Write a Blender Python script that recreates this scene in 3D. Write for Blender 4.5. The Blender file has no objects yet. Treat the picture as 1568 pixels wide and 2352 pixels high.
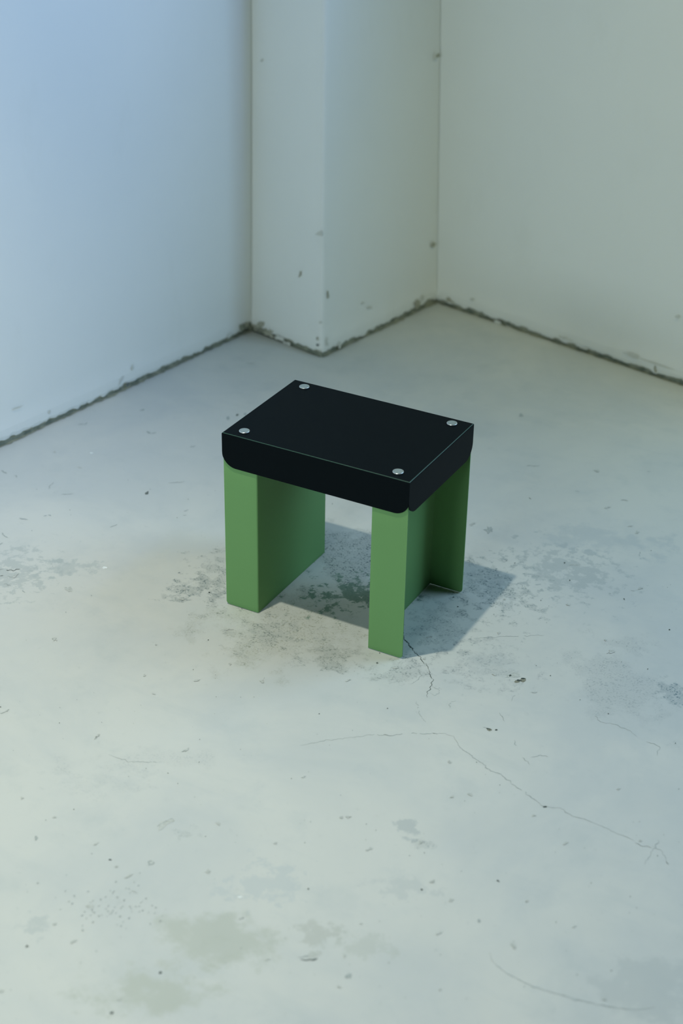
import bpy, bmesh, math, random
from mathutils import Vector, Matrix, noise

random.seed(7)
SC = bpy.context.scene
COL = SC.collection

# ------------------------------------------------------------------ camera
FPX = 3750.61                      # focal length in pixels of the 1568x2352 frame
CAM = Vector((1.42223, -2.70395, 1.93961))
YAW, PITCH, ROLL = 0.488183, 0.513053, 0.018930
_f = Vector((-math.sin(YAW)*math.cos(PITCH), math.cos(YAW)*math.cos(PITCH), -math.sin(PITCH)))
_r0 = Vector((math.cos(YAW), math.sin(YAW), 0)); _u0 = _r0.cross(_f)
CR = _r0*math.cos(ROLL) + _u0*math.sin(ROLL)
CU = -_r0*math.sin(ROLL) + _u0*math.cos(ROLL)
cd = bpy.data.cameras.new('camera'); cam = bpy.data.objects.new('camera', cd); COL.objects.link(cam)
m = Matrix.Identity(4)
for i in range(3):
    m[i][0], m[i][1], m[i][2], m[i][3] = CR[i], CU[i], -_f[i], CAM[i]
cam.matrix_world = m
cd.sensor_fit = 'VERTICAL'; cd.sensor_height = 36.0; cd.sensor_width = 24.0
cd.lens = FPX/2352*36
cd.dof.use_dof = True; cd.dof.focus_distance = 3.45; cd.dof.aperture_fstop = 2.6
SC.camera = cam

# ------------------------------------------------------------------ light and exposure
SC.view_settings.view_transform = 'Standard'
SC.view_settings.look = 'None'
SC.view_settings.exposure = 0.0
SC.view_settings.gamma = 1.0
SC.view_settings.use_curve_mapping = False

world = bpy.data.worlds.new('room_ambience'); SC.world = world; world.use_nodes = True
world.node_tree.nodes['Background'].inputs[0].default_value = (0.70, 0.93, 0.92, 1)
world.node_tree.nodes['Background'].inputs[1].default_value = 0.004

def lamp(name, kind, loc, target, energy, rgb, **kw):
    d = bpy.data.lights.new(name, kind); o = bpy.data.objects.new(name, d); COL.objects.link(o)
    d.energy = energy*max(rgb); d.color = [c/max(rgb) for c in rgb]
    for k, v in kw.items(): setattr(d, k, v)
    o.location = loc
    o.rotation_euler = (Vector(target)-Vector(loc)).to_track_quat('-Z', 'Y').to_euler()
    return d, o
# ceiling spotlight above and a little in front of the stool: casts its shadow
lamp('ceiling_spotlight', 'SPOT', (-0.306, -0.7245, 3.3175), (-0.3, -1.25, 0), 300, (0.90, 0.875, 0.75),
     spot_size=math.radians(79), spot_blend=1.0, shadow_soft_size=0.035)
# cool daylight from the tall window farther along the right wall (out of frame)
lamp('window_daylight', 'AREA', (1.6, 1.1, 1.9), (0.9, -1.0, 1.2), 120, (0.158, 0.252, 0.35), shape='RECTANGLE', size=1.2, size_y=2.2)
# soft area light added behind the camera to brighten the front faces
lamp('front_fill_light', 'AREA', (0.0, -3.8, 1.5), (0.1, 0, 0.6), 120, (0.325, 0.395, 0.43), shape='RECTANGLE', size=1.3, size_y=1.2)
# unseen spots added to brighten and tint the two walls
lamp('blue_wall_fill', 'SPOT', (1.5, 0.7, 3.2), (-1.05, 0.12, 1.3), 300, (0.160, 0.270, 0.64), spot_size=math.radians(50), spot_blend=1.0, shadow_soft_size=0.2)
lamp('warm_wall_fill', 'SPOT', (1.1, 0.3, 3.2), (0.75, 1.4, 1.2), 120, (0.70, 0.65, 0.30), spot_size=math.radians(60), spot_blend=1.0, shadow_soft_size=0.2)


# ------------------------------------------------------------------ helpers
def ray(x, y):
    return _f + CR*((x-784)/FPX) - CU*((y-1176)/FPX)

def on_floor(x, y, z=0.0):
    d = ray(x, y); return CAM + d*((z-CAM.z)/d.z)

def link(name, bm, mats, parent=None, smooth=False):
    me = bpy.data.meshes.new(name); bm.to_mesh(me); bm.free()
    o = bpy.data.objects.new(name, me); COL.objects.link(o)
    for mt in (mats if isinstance(mats, (list, tuple)) else [mats]):
        me.materials.append(mt)
    if smooth:
        for p in me.polygons: p.use_smooth = True
    if parent: o.parent = parent
    return o

def fr(x, y=0.0, z=0.0, octv=4):
    return noise.fractal(Vector((x, y, z)), 1.0, 2.0, octv)

class NT:
    """small wrapper to write node trees"""
    def __init__(s, name):
        s.m = bpy.data.materials.new(name); s.m.use_nodes = True
        s.t = s.m.node_tree; s.t.nodes.clear()
        s.out = s.n('ShaderNodeOutputMaterial'); s.b = s.n('ShaderNodeBsdfPrincipled')
        s.t.links.new(s.b.outputs[0], s.out.inputs[0])
        s.pos = s.n('ShaderNodeTexCoord').outputs['Object']
    def n(s, k): return s.t.nodes.new(k)
    def put(s, v, sock):
        if isinstance(v, bpy.types.NodeSocket): s.t.links.new(v, sock)
        elif isinstance(v, (tuple, list, Vector)) and len(sock.default_value) == 4: sock.default_value = (v[0], v[1], v[2], 1)
        else: sock.default_value = v
    def noise(s, scale, detail=4, rough=0.55, vec=None, dist=0.0):
        k = s.n('ShaderNodeTexNoise'); k.inputs['Scale'].default_value = scale; k.inputs['Detail'].default_value = detail
        k.inputs['Roughness'].default_value = rough; k.inputs['Distortion'].default_value = dist
        s.t.links.new(vec or s.pos, k.inputs['Vector']); return k.outputs['Fac']
    def stretch(s, sc, rot=(0, 0, 0)):
        k = s.n('ShaderNodeMapping'); k.inputs['Scale'].default_value = sc; k.inputs['Rotation'].default_value = rot
        s.t.links.new(s.pos, k.inputs['Vector']); return k.outputs[0]
    def ramp(s, v, a, b, lo=0.0, hi=1.0):
        k = s.n('ShaderNodeMapRange'); k.interpolation_type = 'SMOOTHSTEP'
        for i, q in enumerate((v, a, b, lo, hi)): s.put(q, k.inputs[i])
        return k.outputs[0]
    def math(s, op, a, b=0.0, clamp=False):
        k = s.n('ShaderNodeMath'); k.operation = op; k.use_clamp = clamp
        s.put(a, k.inputs[0]); s.put(b, k.inputs[1]); return k.outputs[0]
    def vm(s, op, a, b):
        k = s.n('ShaderNodeVectorMath'); k.operation = op
        s.put(a, k.inputs[0]); s.put(b, k.inputs[1])
        return k.outputs['Value'] if op in ('DOT_PRODUCT', 'LENGTH', 'DISTANCE') else k.outputs[0]
    def mix(s, f, a, b, mode='MIX'):
        k = s.n('ShaderNodeMix'); k.data_type = 'RGBA'; k.blend_type = mode
        s.put(f, k.inputs[0]); s.put(a, k.inputs[6]); s.put(b, k.inputs[7]); return k.outputs[2]
    def bump(s, h, strength, dist):
        k = s.n('ShaderNodeBump'); k.inputs['Strength'].default_value = strength; k.inputs['Distance'].default_value = dist
        s.put(h, k.inputs['Height']); s.t.links.new(k.outputs[0], s.b.inputs['Normal'])

# ------------------------------------------------------------------ materials
FLOOR_A, FLOOR_B = (0.575, 0.59, 0.54), (0.505, 0.535, 0.51)
def floor_material():
    g = NT('polished_concrete')
    n1 = g.noise(2.2, 5, 0.6, dist=0.4); n2 = g.noise(7.5, 6, 0.62); n3 = g.noise(38, 5, 0.65); n4 = g.noise(210, 3, 0.7)
    trowel = g.noise(9, 5, 0.6, vec=g.stretch((0.35, 1.5, 1), (0, 0, 0.5)))
    c = g.mix(g.ramp(n1, 0.36, 0.66), FLOOR_A, FLOOR_B)
    c = g.mix(g.ramp(n2, 0.50, 0.75, 0, 0.40), c, (0.43, 0.475, 0.46))
    c = g.mix(g.ramp(trowel, 0.55, 0.75, 0, 0.35), c, (0.46, 0.50, 0.48))
    c = g.mix(g.ramp(n3, 0.60, 0.78, 0, 0.22), c, (0.33, 0.36, 0.34))
    gritn = g.math('MULTIPLY', g.ramp(n4, 0.50, 0.58), g.ramp(g.noise(60, 4, 0.7), 0.42, 0.58))
    mid = g.noise(19, 7, 0.68)
    ragged = g.math('ADD', g.math('MULTIPLY', g.math('SUBTRACT', n3, 0.5), 0.55), g.math('MULTIPLY', g.math('SUBTRACT', mid, 0.5), 0.6))
    ragged_big = g.math('ADD', g.math('MULTIPLY', g.math('SUBTRACT', n2, 0.5), 0.6), g.math('MULTIPLY', g.math('SUBTRACT', mid, 0.5), 0.5))
    # stains, rough patches and worn areas: (centre px, half width px, half height px, colour, strength, rag, grit)
    spots = [
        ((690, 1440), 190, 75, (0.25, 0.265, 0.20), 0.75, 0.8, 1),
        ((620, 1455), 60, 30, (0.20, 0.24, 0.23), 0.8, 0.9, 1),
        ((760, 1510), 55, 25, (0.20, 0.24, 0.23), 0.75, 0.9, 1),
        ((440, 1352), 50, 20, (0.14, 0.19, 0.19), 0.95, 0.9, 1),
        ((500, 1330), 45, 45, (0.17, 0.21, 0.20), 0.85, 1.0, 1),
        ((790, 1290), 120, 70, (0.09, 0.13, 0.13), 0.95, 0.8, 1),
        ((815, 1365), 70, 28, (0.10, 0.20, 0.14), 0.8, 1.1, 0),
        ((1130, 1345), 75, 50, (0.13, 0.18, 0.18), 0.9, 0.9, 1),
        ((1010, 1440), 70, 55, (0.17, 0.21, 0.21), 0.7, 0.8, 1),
        ((925, 1540), 62, 26, (0.24, 0.27, 0.26), 0.95, 0.5, 1),
        ((1545, 1592), 32, 24, (0.12, 0.19, 0.21), 1.0, 0.6, 1),
        ((1430, 1570), 120, 80, (0.27, 0.31, 0.31), 0.65, 0.9, 1),
        ((1110, 1525), 70, 45, (0.26, 0.29, 0.29), 0.6, 0.9, 1),
        ((1300, 1310), 90, 45, (0.33, 0.38, 0.37), 0.5, 0.9, 0),
        ((1420, 1240), 120, 30, (0.36, 0.42, 0.43), 0.4, 0.8, 0),
        ((970, 1942), 28, 15, (0.26, 0.30, 0.29), 0.9, 0.5, 1),
        ((930, 1905), 26, 20, (0.38, 0.42, 0.41), 0.6, 0.8, 0),
        ((925, 2040), 55, 22, (0.44, 0.475, 0.455), 0.45, 0.7, 0),
        ((425, 1915), 24, 12, (0.30, 0.34, 0.32), 0.8, 0.8, 1),
        ((345, 2260), 150, 62, (0.43, 0.46, 0.395), 0.75, 0.7, 0),
        ((490, 2165), 110, 60, (0.43, 0.46, 0.395), 0.7, 0.7, 0),
        ((610, 2030), 75, 40, (0.455, 0.50, 0.49), 0.55, 0.8, 0),
        ((735, 2145), 46, 22, (0.42, 0.44, 0.39), 0.6, 0.6, 0),
        ((830, 2170), 60, 30, (0.45, 0.48, 0.43), 0.55, 0.6, 0),
        ((80, 2120), 30, 24, (0.43, 0.47, 0.45), 0.6, 0.8, 0),
        ((20, 1315), 75, 40, (0.35, 0.40, 0.38), 0.5, 0.9, 0),
        ((150, 1305), 60, 14, (0.38, 0.43, 0.41), 0.5, 0.8, 0),
        ((1500, 2270), 150, 60, (0.42, 0.455, 0.435), 0.5, 0.9, 0),
        ((330, 1745), 150, 22, (0.40, 0.43, 0.41), 0.5, 0.9, 1),
        ((240, 1790), 90, 26, (0.42, 0.45, 0.43), 0.45, 0.9, 1),
    ]
    for (px, py), rx, ry, colr, st, rag, grit in spots:
        o = on_floor(px, py); ax = on_floor(px+rx, py)-o; ay = on_floor(px, py+ry)-o
        q = g.vm('SUBTRACT', g.pos, o)
        u = g.vm('DOT_PRODUCT', q, ax/ax.length_squared); v = g.vm('DOT_PRODUCT', q, ay/ay.length_squared)
        d = g.math('SQRT', g.math('ADD', g.math('MULTIPLY', u, u), g.math('MULTIPLY', v, v)))
        d = g.math('ADD', d, g.math('MULTIPLY', ragged if rx < 100 else ragged_big, 10.0*rag))
        msk = g.ramp(d, 0.40, 1.30, st, 0.0)
        if grit: msk = g.math('MULTIPLY', msk, g.math('ADD', g.math('MULTIPLY', gritn, 0.8), 0.22), True)
        c = g.mix(msk, c, colr)
    # coarse worn skin of the slab
    g.put(c, g.b.inputs['Base Color'])
    g.put(g.ramp(n2, 0.3, 0.7, 0.42, 0.62), g.b.inputs['Roughness'])
    g.b.inputs['Specular IOR Level'].default_value = 0.35
    g.bump(g.math('ADD', g.math('MULTIPLY', n3, 0.5), g.math('MULTIPLY', n4, 0.25)), 0.12, 0.004)
    return g.m

def wall_material():
    g = NT('painted_plaster')
    n1 = g.noise(1.6, 4, 0.55); n2 = g.noise(9, 5, 0.6, vec=g.stretch((1, 1, 0.4))); n3 = g.noise(60, 4, 0.6)
    c = g.mix(g.ramp(n1, 0.35, 0.68), (0.84, 0.855, 0.79), (0.81, 0.83, 0.775))
    c = g.mix(g.ramp(n2, 0.56, 0.78, 0, 0.25), c, (0.74, 0.755, 0.68))
    g.put(c, g.b.inputs['Base Color'])
    g.b.inputs['Roughness'].default_value = 0.62; g.b.inputs['Specular IOR Level'].default_value = 0.3
    g.bump(g.math('ADD', g.math('MULTIPLY', n2, 0.8), g.math('MULTIPLY', n3, 0.2)), 0.10, 0.01)
    return g.m

def plain(name, a, b, scale, rough, spec=0.3, metal=0.0, bump=0.0, detail=4):
    g = NT(name)
    n = g.noise(scale, detail, 0.6)
    g.put(g.mix(g.ramp(n, 0.3, 0.7), a, b), g.b.inputs['Base Color'])
    g.b.inputs['Roughness'].default_value = rough; g.b.inputs['Specular IOR Level'].default_value = spec
    g.b.inputs['Metallic'].default_value = metal
    if bump: g.bump(n, bump, 0.001)
    return g.m

M_FLOOR = floor_material()
M_WALL = wall_material()
M_JOINT = plain('dirty_joint_mortar', (0.38, 0.39, 0.29), (0.17, 0.20, 0.155), 30, 0.9)
M_GRIME = plain('brown_grime', (0.27, 0.26, 0.18), (0.36, 0.36, 0.28), 60, 0.85)
M_SMUDGE = plain('faint_grime', (0.42, 0.445, 0.40), (0.53, 0.555, 0.515), 160, 0.6)
M_WALLDUST = plain('faint_wall_mark', (0.62, 0.63, 0.55), (0.72, 0.735, 0.665), 40, 0.8)
M_WALLGRIME = plain('brown_wall_mark', (0.36, 0.36, 0.27), (0.50, 0.50, 0.40), 60, 0.85)
M_CRACK = plain('crack_dirt', (0.085, 0.11, 0.10), (0.17, 0.19, 0.17), 150, 0.9)
M_HAIR = plain('hairline_crack', (0.35, 0.385, 0.365), (0.46, 0.50, 0.475), 90, 0.8)
M_PIT = plain('chipped_concrete', (0.17, 0.175, 0.125), (0.27, 0.27, 0.21), 300, 0.9)
M_DARK = plain('dark_grit', (0.035, 0.05, 0.045), (0.08, 0.10, 0.09), 300, 0.8)
M_PALE = plain('pale_fleck', (0.80, 0.84, 0.80), (0.72, 0.77, 0.74), 300, 0.7)
M_GREY = plain('grey_mark', (0.31, 0.345, 0.325), (0.42, 0.46, 0.435), 200, 0.85)
M_BLACK = plain('black_powder_coat', (0.0026, 0.0052, 0.0068), (0.0030, 0.0058, 0.0074), 900, 0.42, 0.035, bump=0.04)
M_EDGE = plain('painted_fold_highlight', (0.017, 0.054, 0.038), (0.027, 0.073, 0.054), 300, 0.35, 0.3)  # highlight along the seat folds, put into the colour as a lighter teal line
M_GREEN = plain('green_powder_coat', (0.155, 0.318, 0.120), (0.163, 0.331, 0.126), 900, 0.5, 0.07, bump=0.05)
M_STEEL = plain('satin_steel', (0.42, 0.50, 0.49), (0.46, 0.54, 0.53), 400, 0.42, 0.4, metal=0.8)
M_STEEL_RIM = plain('steel_edge', (0.62, 0.68, 0.67), (0.66, 0.72, 0.71), 400, 0.3, 0.5, metal=0.85)

# ------------------------------------------------------------------ room: floor with its marks
floor_mats = [M_FLOOR, M_CRACK, M_HAIR, M_PIT, M_DARK, M_PALE, M_GREY, M_JOINT, M_GRIME, M_SMUDGE]
CRACK, HAIR, PIT, DARK, PALE, GREY, JOINT, GRIME, SMUDGE = range(1, 10)
bm = bmesh.new()
vs = [bm.verts.new(p) for p in ((-1.6, -4.0, 0), (4.2, -4.0, 0), (4.2, 2.2, 0), (-1.6, 2.2, 0))]
bm.faces.new(vs)
_lift = [0.00025]
def lift():
    _lift[0] += 0.0000015
    return _lift[0]

def ribbon(pts, width, mat, rough=0.35, step=0.0025, gaps=0.0):
    """an irregular hairline on the floor through world points"""
    z = lift(); seed = random.random()*100
    path = []
    for a, b in zip(pts, pts[1:]):
        n = max(1, int((b-a).length/step))
        path += [a.lerp(b, i/n) for i in range(n)]
    path.append(pts[-1])
    L, R, keep = [], [], []
    for i, p in enumerate(path):
        t = (path[min(i+1, len(path)-1)]-path[max(i-1, 0)]).normalized(); nrm = Vector((-t.y, t.x, 0))
        s = i*step
        p = p + nrm*(fr(s*22+seed, seed)*rough*0.010 + fr(s*130, seed+9)*(0.0012+rough*0.0055))
        e = min(1.0, 0.25+4.0*min(i, len(path)-1-i)/max(1, len(path)))
        w = width*0.5*e*(0.75+0.75*fr(s*60, seed+3))
        w = max(w, width*0.12)
        L.append(bm.verts.new((p.x+nrm.x*w, p.y+nrm.y*w, z))); R.append(bm.verts.new((p.x-nrm.x*w, p.y-nrm.y*w, z)))
        keep.append(fr(s*28+50, seed+5) > -0.55+gaps)
    for i in range(len(path)-1):
        if keep[i]:
            f = bm.faces.new((R[i], R[i+1], L[i+1], L[i])); f.material_index = mat

def crack(px, width, mat, **k):
    ribbon([on_floor(x, y) for x, y in px], width, mat, **k)

def blotch(px, py, rx, ry, mat, rag=0.35, rot=0.0, n=22):
    """irregular flat mark; radii in px of the frame at that spot"""
    o = on_floor(px, py); ax = on_floor(px+10, py)-o; ay = on_floor(px, py+10)-o
    z = lift(); seed = random.random()*90
    ring = []
    for i in range(n):
        a = 2*math.pi*i/n; k = 1+rag*1.6*fr(math.cos(a)*1.3+seed, math.sin(a)*1.3, seed)
        u, v = math.cos(a)*rx*k, math.sin(a)*ry*k
        u, v = u*math.cos(rot)-v*math.sin(rot), u*math.sin(rot)+v*math.cos(rot)
        p = o+ax*u/10+ay*v/10; ring.append(bm.verts.new((p.x, p.y, z)))
    f = bm.faces.new(ring); f.material_index = mat
    if f.calc_center_median() and f.normal.z < 0: f.normal_flip()
    f.normal_update()
    if f.normal.z < 0: f.normal_flip()

# main crack from the stool's right foot
crack([(927, 1450), (932, 1468), (940, 1481), (946, 1492), (958, 1504), (966, 1511), (975, 1525)], 0.0034, CRACK, rough=0.35)
crack([(975, 1523), (984, 1536), (986, 1552), (991, 1562), (990, 1578), (986, 1590), (984, 1602)], 0.0017, CRACK, rough=0.5)
crack([(990, 1576), (1004, 1583), (1009, 1591), (998, 1597), (986, 1593)], 0.0015, HAIR, rough=0.6)
crack([(966, 1535), (972, 1552), (955, 1560), (938, 1567)], 0.0016, GREY, rough=0.8)
crack([(868, 1548), (874, 1558), (892, 1560)], 0.0016, GREY, rough=0.8)
crack([(954, 1612), (957, 1630), (964, 1642), (974, 1650), (982, 1656)], 0.0013, GREY, rough=0.5, gaps=0.3)
# long crack running to the lower right
crack([(690, 1712), (740, 1703), (805, 1693)], 0.0013, HAIR, rough=0.4, gaps=0.25)
crack([(805, 1693), (860, 1687), (900, 1689), (945, 1685), (985, 1685), (1015, 1684), (1040, 1690)], 0.0017, GREY, rough=0.35, gaps=0.1)
crack([(880, 1687), (900, 1689)], 0.0012, CRACK, rough=0.2); crack([(978, 1685), (1003, 1685)], 0.0012, CRACK, rough=0.2)
crack([(1040, 1690), (1052, 1706), (1062, 1722), (1085, 1740), (1110, 1755), (1127, 1771), (1150, 1778), (1160, 1788),
       (1180, 1805), (1204, 1817), (1216, 1830), (1245, 1848), (1262, 1853), (1288, 1857)], 0.0020, GREY, rough=0.35)
crack([(1288, 1857), (1305, 1867), (1322, 1877), (1340, 1881), (1362, 1891)], 0.0018, GREY, rough=0.3)
crack([(1362, 1891), (1410, 1910), (1455, 1930)], 0.0011, HAIR, rough=0.4, gaps=0.3)
crack([(1459, 1936), (1475, 1942), (1496, 1946)], 0.0014, CRACK, rough=0.3); crack([(1496, 1946), (1520, 1957), (1530, 1978)], 0.0012, HAIR, rough=0.5)
crack([(1529, 1978), (1534, 1986)], 0.0015, CRACK)
crack([(1480, 1985), (1500, 1955), (1512, 1930)], 0.0022, HAIR, rough=0.4)
# curved scrape near the lower right corner
crack([(1125, 2188), (1128, 2202), (1140, 2218), (1158, 2232), (1185, 2248), (1225, 2266), (1265, 2279), (1310, 2291), (1370, 2307),
       (1430, 2317), (1470, 2319), (1502, 2313)], 0.0024, HAIR, rough=0.12)
crack([(1290, 2288), (1330, 2298)], 0.0030, HAIR, rough=0.4)
# fine wandering lines
for pts in ([(250, 1733), (270, 1742), (295, 1750), (335, 1751), (370, 1753)], [(1360, 1640), (1378, 1660), (1400, 1661), (1420, 1667), (1445, 1676), (1462, 1691)],
            [(1484, 1705), (1510, 1712), (1512, 1722), (1506, 1735)], [(1147, 1637), (1155, 1650), (1157, 1658)], [(1180, 1700), (1189, 1712), (1192, 1720)],
            [(1200, 1740), (1212, 1748), (1217, 1756)], [(1047, 1611), (1036, 1612), (1030, 1619), (1033, 1627)], [(1174, 1610), (1183, 1597)],
            [(1218, 1738), (1240, 1732), (1258, 1739)], [(1090, 1467), (1125, 1464), (1180, 1462), (1250, 1458)], [(330, 2070), (325, 2077)]):
    crack(pts, 0.0014, GREY, rough=0.5, gaps=0.15)
# chips and pits
blotch(1178, 1552, 15, 6, SMUDGE, 0.4); blotch(1201, 1562, 6.5, 5.5, PIT, 0.15); blotch(1186, 1565.5, 6, 3.2, PIT, 0.3); blotch(1192, 1563, 5, 2.2, DARK, 0.4)
blotch(1201, 1558.6, 5, 1.6, DARK, 0.2); blotch(1171, 1551.5, 2.8, 2.2, DARK, 0.3)
crack([(1158, 1557), (1165, 1552), (1172, 1547), (1182, 1546), (1192, 1550)], 0.0012, GREY, rough=0.4)
blotch(1123, 1676, 6, 3.0, PIT, 0.3, 0.25); blotch(1121, 1674, 4.6, 1.3, DARK, 0.3, 0.25); blotch(1139.5, 1676.5, 2.6, 1.7, DARK, 0.3); crack([(1108, 1671), (1116, 1673)], 0.0012, GREY)
blotch(1251, 1853.5, 5.2, 1.7, DARK, 0.4); blotch(1144, 2024, 4.5, 1.8, DARK, 0.5, 0.4)
blotch(368, 2234.5, 3.8, 2.8, DARK, 0.3, -0.4); blotch(252.5, 1975, 3.6, 1.7, DARK, 0.3); blotch(62, 2174, 3.4, 2.8, CRACK, 0.4); blotch(257, 2327, 4, 3, CRACK, 0.5)
blotch(968, 2043.5, 3, 1.8, DARK, 0.4, 0.3); blotch(708, 2042, 1.8, 1.8, DARK, 0.2); blotch(480.5, 1361, 2, 1.8, DARK, 0.2); blotch(866, 1523, 2.4, 1.8, CRACK, 0.3)
blotch(1537, 1446.5, 1.8, 1.5, DARK, 0.2); blotch(338, 1133, 4.5, 3.0, CRACK, 0.5, -0.5); blotch(1041, 1371.5, 2.2, 1.0, DARK, 0.2); blotch(1051, 1393.5, 1.8, 1.1, DARK, 0.2)
blotch(1100, 2115, 3.6, 4.2, GREY, 0.25); blotch(1177, 2168, 6.5, 6, SMUDGE, 0.4); blotch(800, 2242, 7.5, 6, GREY, 0.35); blotch(83, 1925, 4, 4, GREY, 0.4)
blotch(379, 1893, 20, 6.5, SMUDGE, 0.45, -0.45); crack([(360, 1899), (375, 1890), (390, 1882), (397, 1883)], 0.0015, GREY, rough=0.6)
blotch(346, 1982, 6.5, 5.5, GREY, 0.35); blotch(347, 1981, 4, 3, SMUDGE, 0.3)
for dx, dy, w in ((-6, -4, 16), (3, 4, 19), (10, -6, 10)):
    crack([(706+dx-w, 2199+dy+2), (706+dx, 2199+dy), (706+dx+w, 2199+dy-4)], 0.0040, GREY if dy < 0 else CRACK, rough=0.5, gaps=0.1)
blotch(722, 2192, 17, 7, SMUDGE, 0.5, -0.25)
for pts, w, mt in (([(15, 1309), (32, 1311), (46, 1308)], 0.006, CRACK), ([(17, 1323), (30, 1325), (44, 1326)], 0.004, GREY), ([(0, 1323), (6, 1324)], 0.006, CRACK),
                   ([(0, 1309), (8, 1307)], 0.004, GREY), ([(4, 1224), (10, 1232), (17, 1236)], 0.004, GREY), ([(0, 1252), (8, 1248)], 0.006, GREY),
                   ([(52, 1356), (58, 1363)], 0.004, GREY), ([(32, 1092), (40, 1096)], 0.005, GREY), ([(5, 1080), (14, 1088)], 0.005, GREY), ([(8, 1342), (24, 1345)], 0.004, GREY),
                   ([(178, 976), (192, 975), (202, 971)], 0.005, GREY), ([(322, 944), (332, 940)], 0.007, GREY), ([(338, 990), (345, 996), (360, 994)], 0.006, GREY),
                   ([(436, 1027), (449, 1025)], 0.005, GREY), ([(386, 1109), (410, 1108), (424, 1108)], 0.003, GREY), ([(422, 1174), (433, 1171)], 0.004, GREY),
                   ([(110, 1183), (118, 1185)], 0.005, GREY), ([(44, 1191), (64, 1194)], 0.005, GREY), ([(112, 1123), (125, 1108)], 0.004, GREY), ([(140, 1136), (168, 1133)], 0.003, GREY),
                   ([(252, 1211), (268, 1204)], 0.003, GREY), ([(100, 1186), (108, 1184)], 0.005, GREY), ([(176, 1073), (190, 1076)], 0.005, SMUDGE), ([(420, 1184), (428, 1183)], 0.004, GREY),
                   ([(1214, 1143), (1221, 1146)], 0.004, CRACK), ([(1320, 1128), (1330, 1129)], 0.004, GREY), ([(1448, 1356), (1456, 1359)], 0.003, GREY), ([(1466, 1268), (1472, 1278)], 0.003, GREY),
                   ([(1305, 1298), (1332, 1296)], 0.004, SMUDGE), ([(1486, 1082), (1494, 1083)], 0.004, GREY), ([(1432, 1374), (1436, 1378)], 0.004, CRACK), ([(1208, 1071), (1240, 1070)], 0.003, GREY)):
    crack(pts, w, mt, rough=0.5)
blotch(1196, 954, 4, 3.5, GREY, 0.4); blotch(1123, 1217, 8, 6, GREY, 0.7); blotch(1296, 1293, 2, 1.8, CRACK, 0.4); blotch(1308, 1333, 1.8, 1.5, CRACK, 0.4)
blotch(210, 1040.5, 4, 1.4, PALE, 0.3); blotch(240, 1304, 5, 2.5, PALE, 0.5); blotch(551, 2061, 5, 2, PALE, 0.4); blotch(524, 960, 4, 4, GREY, 0.4); blotch(563, 952, 3, 3, GREY, 0.4)
blotch(545, 953, 3, 2.5, CRACK, 0.4); blotch(575, 835, 9, 2.2, SMUDGE, 0.5); blotch(790, 2197, 4, 3, SMUDGE, 0.5); blotch(205, 2082, 9, 4, SMUDGE, 0.6); blotch(156, 1353, 8, 5, SMUDGE, 0.6)
# scattered grit
for i in range(430):
    x, y = random.uniform(-20, 1590), random.uniform(1080, 2380)
    if fr(x/260, y/260, 3.3) < random.uniform(-0.5, 0.35): continue
    r = random.choice((0.45, 0.5, 0.6, 0.7, 0.8, 1.0))
    blotch(x, y, r*random.uniform(1, 1.5), r, random.choice((GREY, GREY, CRACK, CRACK, DARK)), 0.4, random.uniform(0, 3), 9)
for i in range(80):
    x, y = random.uniform(-20, 1590), random.uniform(1000, 2380)
    blotch(x, y, random.uniform(2.5, 6.5), random.uniform(1.4, 3.0), SMUDGE, 0.95, random.uniform(-0.5, 0.5), 26)
for i in range(70):
    x, y = random.gauss(270, 60), random.gauss(2075, 26)
    blotch(x, y, random.uniform(0.8, 2.2), random.uniform(0.8, 1.5), GREY, 0.4, 0, 9)

# wall line on the floor, corners of the room
P_A = on_floor(0, 1028); P_1 = on_floor(577, 759); P_2 = on_floor(738, 822); P_3 = on_floor(1003, 695); P_E = on_floor(1568, 886)
A0 = P_1 + (P_A-P_1).normalized()*4.6
E0 = P_3 + (P_E-P_3).normalized()*1.45
d21 = (P_1-P_2).normalized(); d23 = (P_3-P_2).normalized(); RAD = 0.014
arc = []
for i in range(7):
    t = i/6; a = P_2+d21*RAD; b = P_2+d23*RAD
    arc.append(a*(1-t)**2 + P_2*2*t*(1-t) + b*t*t)
# lean of each corner per metre of height (plaster is not quite plumb)
lean = {0: CR*0.0, 1: Vector((CR.x, CR.y, 0))*0.011, 2: Vector((CR.x, CR.y, 0))*-0.002, 3: Vector((CR.x, CR.y, 0))*-0.034, 4: Vector((CR.x, CR.y, 0))*-0.034}

def dense(a, b, la, lb, step=0.006):
    n = max(2, int((b-a).length/step)); return [(a.lerp(b, i/n), la.lerp(lb, i/n)) for i in range(n+1)]

path_left = dense(A0, P_1, lean[1]*1.0, lean[1])
path_mid = dense(P_1, arc[0], lean[1], lean[2])[:-1] + [(p, lean[2]) for p in arc] + dense(arc[-1], P_3, lean[2], lean[3])[1:]
path_right = dense(P_3, E0, lean[3], lean[4])
# outward normals with mitres at the two inner corners
def nrm2(t): return Vector((-t.y, t.x, 0)).normalized()      # left of travel = behind the wall face
n_l = nrm2(P_1-A0); n_m1 = nrm2(P_2-P_1); n_m2 = nrm2(P_3-P_2); n_r = nrm2(E0-P_3)
def miter(n1, n2):
    s = (n1+n2); return s/ (1+n1.dot(n2))
mit1, mit3 = miter(n_l, n_m1), miter(n_m2, n_r)

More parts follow.
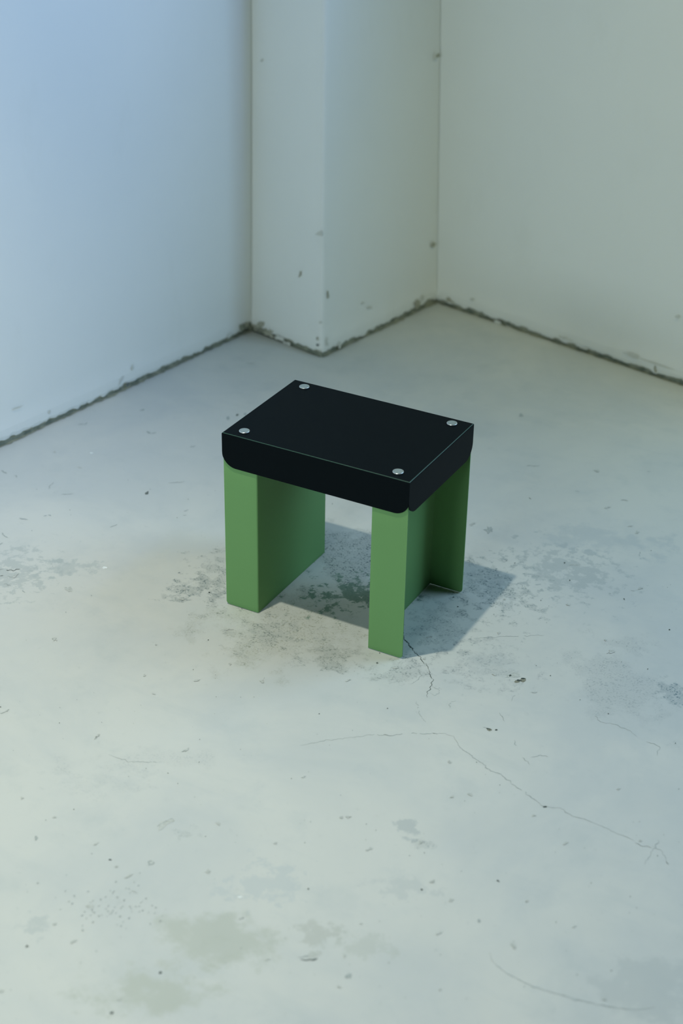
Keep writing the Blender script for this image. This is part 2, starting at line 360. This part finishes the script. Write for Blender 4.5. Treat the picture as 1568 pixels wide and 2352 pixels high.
def wall(name, path, normals, h, seed):
    wb = bmesh.new(); rows = []
    s = 0.0; prev = None; cols = []
    for i, (p, ln) in enumerate(path):
        if prev is not None: s += (p-prev).length
        prev = p; nv = normals(i)
        big = fr(p.x*3.1+p.y*2.3, seed, 0.5, 3); fine = fr(p.x*41+seed, p.y*41, 1.7, 5)
        gap = max(0.004, 0.0105 + 0.011*big + 0.005*fine)
        wob = 0.0012*fr(p.x*9, p.y*9, seed)
        def at(z, off): 
            q = p + ln*z + nv*off; return (q.x, q.y, z)
        zs = [(0.0, 0.006), (gap, 0.006), (gap+max(0.0012, 0.004+0.008*fr(p.x*27, p.y*27, seed+4, 5)), 0.0008+wob), (gap+0.013, -0.0014+wob), (0.044+0.003*big, -0.0014+wob), (0.050+0.003*big, wob)]
        zz = [0.10, 0.2, 0.35, 0.5, 0.65, 0.8, 1.0, 1.25, 1.6, 2.2, h]
        c = [wb.verts.new(at(z, o)) for z, o in zs]
        for z in zz:
            c.append(wb.verts.new(at(z, 0.0022*fr(s*1.6+seed, z*1.6, 0.3, 3))))
        c.append(wb.verts.new(at(h, 0.09))); c.append(wb.verts.new(at(0.0, 0.09)))
        cols.append(c)
    for a, b in zip(cols, cols[1:]):
        for k in range(len(a)-1):
            f = wb.faces.new((a[k], b[k], b[k+1], a[k+1]))
            f.material_index = 1 if k < 1 else (2 if k < 2 else 0)
            f.smooth = k >= 4
    for c in (cols[0], cols[-1]):
        wb.faces.new(c)
    bmesh.ops.recalc_face_normals(wb, faces=wb.faces[:])
    o = link(name, wb, [M_WALL, M_JOINT, M_WALLGRIME]); o['kind'] = 'structure'
    return o

nm = len(path_mid); i_arc = next(i for i, (p, l) in enumerate(path_mid) if (p-arc[0]).length < 1e-6)
def norm_mid(i):
    if i == 0: return mit1
    if i == nm-1: return mit3
    if i < i_arc: return n_m1
    if i > i_arc+6: return n_m2
    return n_m1.lerp(n_m2, (i-i_arc)/6).normalized()
def norm_left(i): return mit1 if i == len(path_left)-1 else n_l
def norm_right(i): return mit3 if i == 0 else n_r
wl = wall('wall_left', path_left, norm_left, 3.3, 2.0)
wm = wall('wall_pillar', path_mid, norm_mid, 3.3, 5.0)
wr = wall('wall_right', path_right, norm_right, 3.3, 9.0)

# grime gathered on the floor along the foot of the walls
def foot(path, n, seed, wmul=1.0):
    z = lift(); A, B = [], []
    for p, l in path:
        w = max(0.0008, (0.004 + 0.006*fr(p.x*4+seed, p.y*4, 0, 3) + 0.005*fr(p.x*50, p.y*50, seed, 4))*wmul)
        a = p + n*0.0055; b = p - n*w
        A.append(bm.verts.new((a.x, a.y, z))); B.append(bm.verts.new((b.x, b.y, z)))
    for i in range(len(A)-1):
        f = bm.faces.new((B[i], B[i+1], A[i+1], A[i])); f.material_index = JOINT
foot(path_left, n_l, 1.0); foot(path_mid[:i_arc+3], n_m1, 3.0); foot(path_mid[i_arc+3:], n_m2, 4.0); foot(path_right, n_r, 6.0, 0.7)
bmesh.ops.recalc_face_normals(bm, faces=[f for f in bm.faces if f.material_index in (CRACK, HAIR, GREY, JOINT)])
for f in bm.faces:
    f.normal_update()
    if f.normal.z < 0: f.normal_flip()
floor = link('floor', bm, floor_mats); floor['kind'] = 'structure'

# marks on the walls: small patches lying on the plaster
def wall_mark(bmw, P0, n, ln, px, py, rx, ry, mat, rag=0.4, rot=0.0, k=16):
    d = ray(px, py)
    # plane through P0 containing the floor direction, leaning as the corner does
    t = (Vector((0, 0, 1))+ln).normalized(); hor = Vector((n.y, -n.x, 0)); nn = hor.cross(t).normalized()
    def hit(x, y):
        d = ray(x, y); return CAM + d*((P0-CAM).dot(nn)/d.dot(nn))
    seed = random.random()*70; ring = []
    away = -1 if nn.dot(CAM-P0) < 0 else 1
    for i in range(k):
        a = 2*math.pi*i/k; q = 1+rag*1.6*fr(math.cos(a)*1.3+seed, math.sin(a)*1.3, seed)
        u, v = math.cos(a)*rx*q, math.sin(a)*ry*q
        u, v = u*math.cos(rot)-v*math.sin(rot), u*math.sin(rot)+v*math.cos(rot)
        ring.append(bmw.verts.new(hit(px+u, py+v)+nn*away*0.0035))
    f = bmw.faces.new(ring); f.material_index = mat; f.normal_update()
    if f.normal.dot(CAM-P0) < 0: f.normal_flip()

def add_marks(o, items, P0, n, ln):
    b = bmesh.new(); b.from_mesh(o.data)
    for it in items: wall_mark(b, P0, n, ln, *it)
    b.to_mesh(o.data); b.free()
    for mt in (M_WALLDUST, M_CRACK, M_GRIME): o.data.materials.append(mt)      # slots 3, 4, 5
add_marks(wl, [(292, 882, 3, 4.5, 4, 0.5, 0.5), (277, 872, 2, 9, 3, 0.5, 0.5), (112, 944, 2.5, 4, 3, 0.5), (553, 752, 6, 9, 1, 0.6, 0.3), (566, 744, 9, 5, 2, 0.7, -0.5), (525, 768, 4, 6, 3, 0.6, 0.4),
               (573, 752, 10, 10, 1, 0.7, -0.5), (40, 935, 12, 2, 3, 0.6, -0.3), (303, 842, 2, 7, 3, 0.5)], P_1, n_l, lean[1])
add_marks(wm, [(690.5, 628, 2.6, 8, 2, 0.4, 0.25), (730, 777, 2.5, 4, 2, 0.4), (731, 791.5, 4, 2.5, 4, 0.4), (737, 740, 3, 2.5, 3, 0.4), (594, 750, 14, 9, 2, 0.7, 0.4), (618, 762, 12, 9, 2, 0.8, 0.4),
               (640, 775, 9, 6, 3, 0.8, 0.4), (660, 788, 9, 3.5, 3, 0.7, 0.4), (666, 20, 5, 5, 3, 0.4), (602, 139, 3, 3.5, 3, 0.4), (600, 758, 9, 5, 1, 0.8, 0.4), (735, 535, 7, 5, 3, 0.7, -0.3)], P_1, n_m1, lean[1])
add_marks(wm, [(751, 677, 2.4, 9, 2, 0.4, -0.12), (748, 785, 3, 12, 3, 0.5, -0.15), (832, 137, 2.2, 3.5, 3, 0.4), (833, 158, 2.8, 4, 3, 0.5), (831, 695, 3, 2.5, 3, 0.4), (848, 705, 5, 2.5, 3, 0.5, 0.4),
               (956, 697, 8, 9, 2, 0.5, 0.2), (968, 683, 2.5, 7, 3, 0.5), (778, 790, 3, 7, 3, 0.5), (1002, 127, 4.5, 5, 2, 0.4, -0.3), (993, 562, 5, 5.5, 2, 0.4, -0.3), (799, 806, 5, 4, 1, 0.5)], P_2, n_m2, lean[2]*0.5+lean[3]*0.5)
add_marks(wr, [(1032, 690, 10, 5, 2, 0.6, 0.3), (1085, 687, 4, 3, 3, 0.5), (1146, 741, 8, 3.5, 3, 0.6, 0.4), (1345, 799, 10, 2.5, 3, 0.6, 0.3), (1504, 834, 45, 1.6, 3, 0.3, 0.32), (1505, 846, 2.2, 8, 2, 0.4),
               (1296, 775, 14, 2.5, 3, 0.6, 0.3), (1455, 815, 20, 4, 3, 0.6, 0.3), (1180, 757, 16, 3, 3, 0.6, 0.4), (1556, 727, 4, 4, 3, 0.5)], P_3, n_r, lean[3])

# ------------------------------------------------------------------ the stool
W, D, H, HA = 0.4350, 0.3035, 0.4205, 0.0775
T = 0.003
stool = bpy.data.objects.new('stool', None); COL.objects.link(stool)
stool.empty_display_size = 0.1
stool['label'] = 'low stool with black metal seat on two green channel legs, on bare concrete'
stool['category'] = 'stool'

def seat_mesh():
    b = bmesh.new(); R = 0.0030; RC = 0.033; NB = 5; NC = 12
    X, Y = W/2, D/2
    memo = {}
    def V(p):
        k = (round(p[0], 5), round(p[1], 5), round(p[2], 5))
        if k not in memo: memo[k] = b.verts.new(p)
        return memo[k]
    top_ring = []
    for side in range(4):
        half, dep = (X, Y) if side % 2 == 0 else (Y, X)
        ang = side*math.pi/2; ca, sa = round(math.cos(ang)), round(math.sin(ang))
        def P(u, v, z):          # u along the side, v outward (front is -y)
            x, y = u, -v
            return (x*ca-y*sa, x*sa+y*ca, z)
        us = [-half+RC*(1-math.cos(math.pi/2*i/NC)) for i in range(NC+1)]
        us += [-half+RC+(2*half-2*RC)*i/8 for i in range(1, 8)]
        us += [half-RC*(1-math.cos(math.pi/2*i/NC)) for i in range(NC, -1, -1)]
        def zb(u):
            e = half-abs(u)
            if e >= RC: return H-HA
            return H-HA+RC-math.sqrt(max(0.0, RC*RC-(RC-e)**2))
        rows = []
        for k in range(NB+1):
            a = math.pi/2*k/NB; ins = R*(1-math.sin(a)); z = H-R+R*math.cos(a)
            sc = (half-ins)/half
            rows.append([V(P(u*sc, dep-ins, z)) for u in us])
        for fr_ in (0.35, 0.7, 1.0):
            rows.append([V(P(u, dep, (H-R)+(zb(u)-(H-R))*fr_)) for u in us])
        for r0, r1 in zip(rows, rows[1:]):
            for i in range(len(us)-1):
                q = [r0[i], r1[i], r1[i+1], r0[i+1]]
                q = [v for j, v in enumerate(q) if v not in q[:j]]
                if len(q) >= 3:
                    try:
                        f = b.faces.new(q)
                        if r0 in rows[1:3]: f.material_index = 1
                    except ValueError: pass
        top_ring += rows[0][:-1]
    b.faces.new(top_ring)
    bmesh.ops.recalc_face_normals(b, faces=b.faces[:])
    top = max(b.faces, key=lambda f: f.calc_area()); top.normal_update()
    if top.normal.z < 0: bmesh.ops.reverse_faces(b, faces=b.faces[:])
    return b
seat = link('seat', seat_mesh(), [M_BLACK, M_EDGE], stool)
sm = seat.modifiers.new('thickness', 'SOLIDIFY'); sm.thickness = T; sm.offset = -1; sm.use_even_offset = True
seat['label'] = 'black folded metal seat with rounded apron corners'
for p in seat.data.polygons: p.use_smooth = False

IX, IY, FL, LR = 0.0022, 0.0020, 0.0812, 0.0032
def leg_mesh(sgn):
    """bent sheet channel, open to the outside; sgn -1 = left leg, +1 = right leg"""
    b = bmesh.new()
    xo = W/2-IX; xi = xo-FL; y = D/2-IY; NB = 6; RB = 0.0075; ZT = H-T-0.0005
    # outline of the outer skin, as (x from centre outward, y, distance to the free end)
    pts = []
    ends = [RB*(1-math.cos(math.pi/2*i/NB)) for i in range(NB+1)]
    for e in ends: pts.append((xo-e, -y, e))
    n = 4
    for i in range(1, n+1): pts.append((xo-RB+(xi+LR-xo+RB)*i/n, -y, 1))
    for i in range(1, NB+1):
        a = math.pi/2*i/NB; pts.append((xi+LR-LR*math.sin(a), -y+LR-LR*math.cos(a), 1))
    for i in range(1, 9): pts.append((xi, (-y+LR)+(2*y-2*LR)*i/8, 1))
    for i in range(1, NB+1):
        a = math.pi/2*i/NB; pts.append((xi+LR-LR*math.cos(a), y-LR+LR*math.sin(a), 1))
    for i in range(1, n+1): pts.append((xi+LR+(xo-RB-xi-LR)*i/n, y, 1))
    for e in reversed(ends[:-1]): pts.append((xo-e, y, e))
    cols = []
    for px, py, e in pts:
        zb = 0.0 if e >= RB else RB-math.sqrt(max(0.0, RB*RB-(RB-e)**2))
        cols.append([b.verts.new((sgn*px, py, z)) for z in (zb+0.0014, 0.012, 0.1, 0.2, 0.3, ZT)])
    for c0, c1 in zip(cols, cols[1:]):
        for k in range(5): b.faces.new((c0[k], c1[k], c1[k+1], c0[k+1]))
    bmesh.ops.recalc_face_normals(b, faces=b.faces[:])
    b.normal_update()
    # outer skin must face the front on the front flange
    f0 = min(b.faces, key=lambda f: f.calc_center_median().y)
    if f0.normal.y > 0: bmesh.ops.reverse_faces(b, faces=b.faces[:])
    return b
def thick_leg(sgn):
    o = link('leg', leg_mesh(sgn), M_GREEN, stool)
    s = o.modifiers.new('thickness', 'SOLIDIFY'); s.thickness = 0.0028; s.offset = -1; s.use_even_offset = True
    v = o.modifiers.new('edge', 'BEVEL'); v.width = 0.0006; v.segments = 2; v.limit_method = 'ANGLE'; v.angle_limit = math.radians(40)
    for p in o.data.polygons: p.use_smooth = True
    return o
leg_l = thick_leg(-1); leg_r = thick_leg(1)

def bolt_mesh():
    b = bmesh.new(); prof = [(0.0, 0.0030), (0.0101, 0.0030), (0.0107, 0.00285), (0.0111, 0.0025), (0.0113, 0.0020), (0.0113, 0.0006), (0.0106, 0.0004), (0.0104, 0.0)]
    N = 36; rings = []
    for r, z in prof[1:]:
        rings.append([b.verts.new((r*math.cos(2*math.pi*i/N), r*math.sin(2*math.pi*i/N), z)) for i in range(N)])
    f = b.faces.new(rings[0]); f.material_index = 0
    for k, (r0, r1) in enumerate(zip(rings, rings[1:])):
        for i in range(N):
            f = b.faces.new((r0[i], r1[i], r1[(i+1) % N], r0[(i+1) % N])); f.material_index = 1; f.smooth = True
    b.faces.new(list(reversed(rings[-1])))
    return b
bx, by = W/2-0.0392, D/2-0.0262
bolt = link('bolt', bolt_mesh(), [M_STEEL, M_STEEL_RIM], stool)
bolt.location = (-bx, -by, H); bolt['label'] = 'flat round steel bolt head'
for x, y in ((bx, -by), (bx, by), (-bx, by)):
    c = bolt.copy(); COL.objects.link(c); c.parent = stool; c.location = (x, y, H)
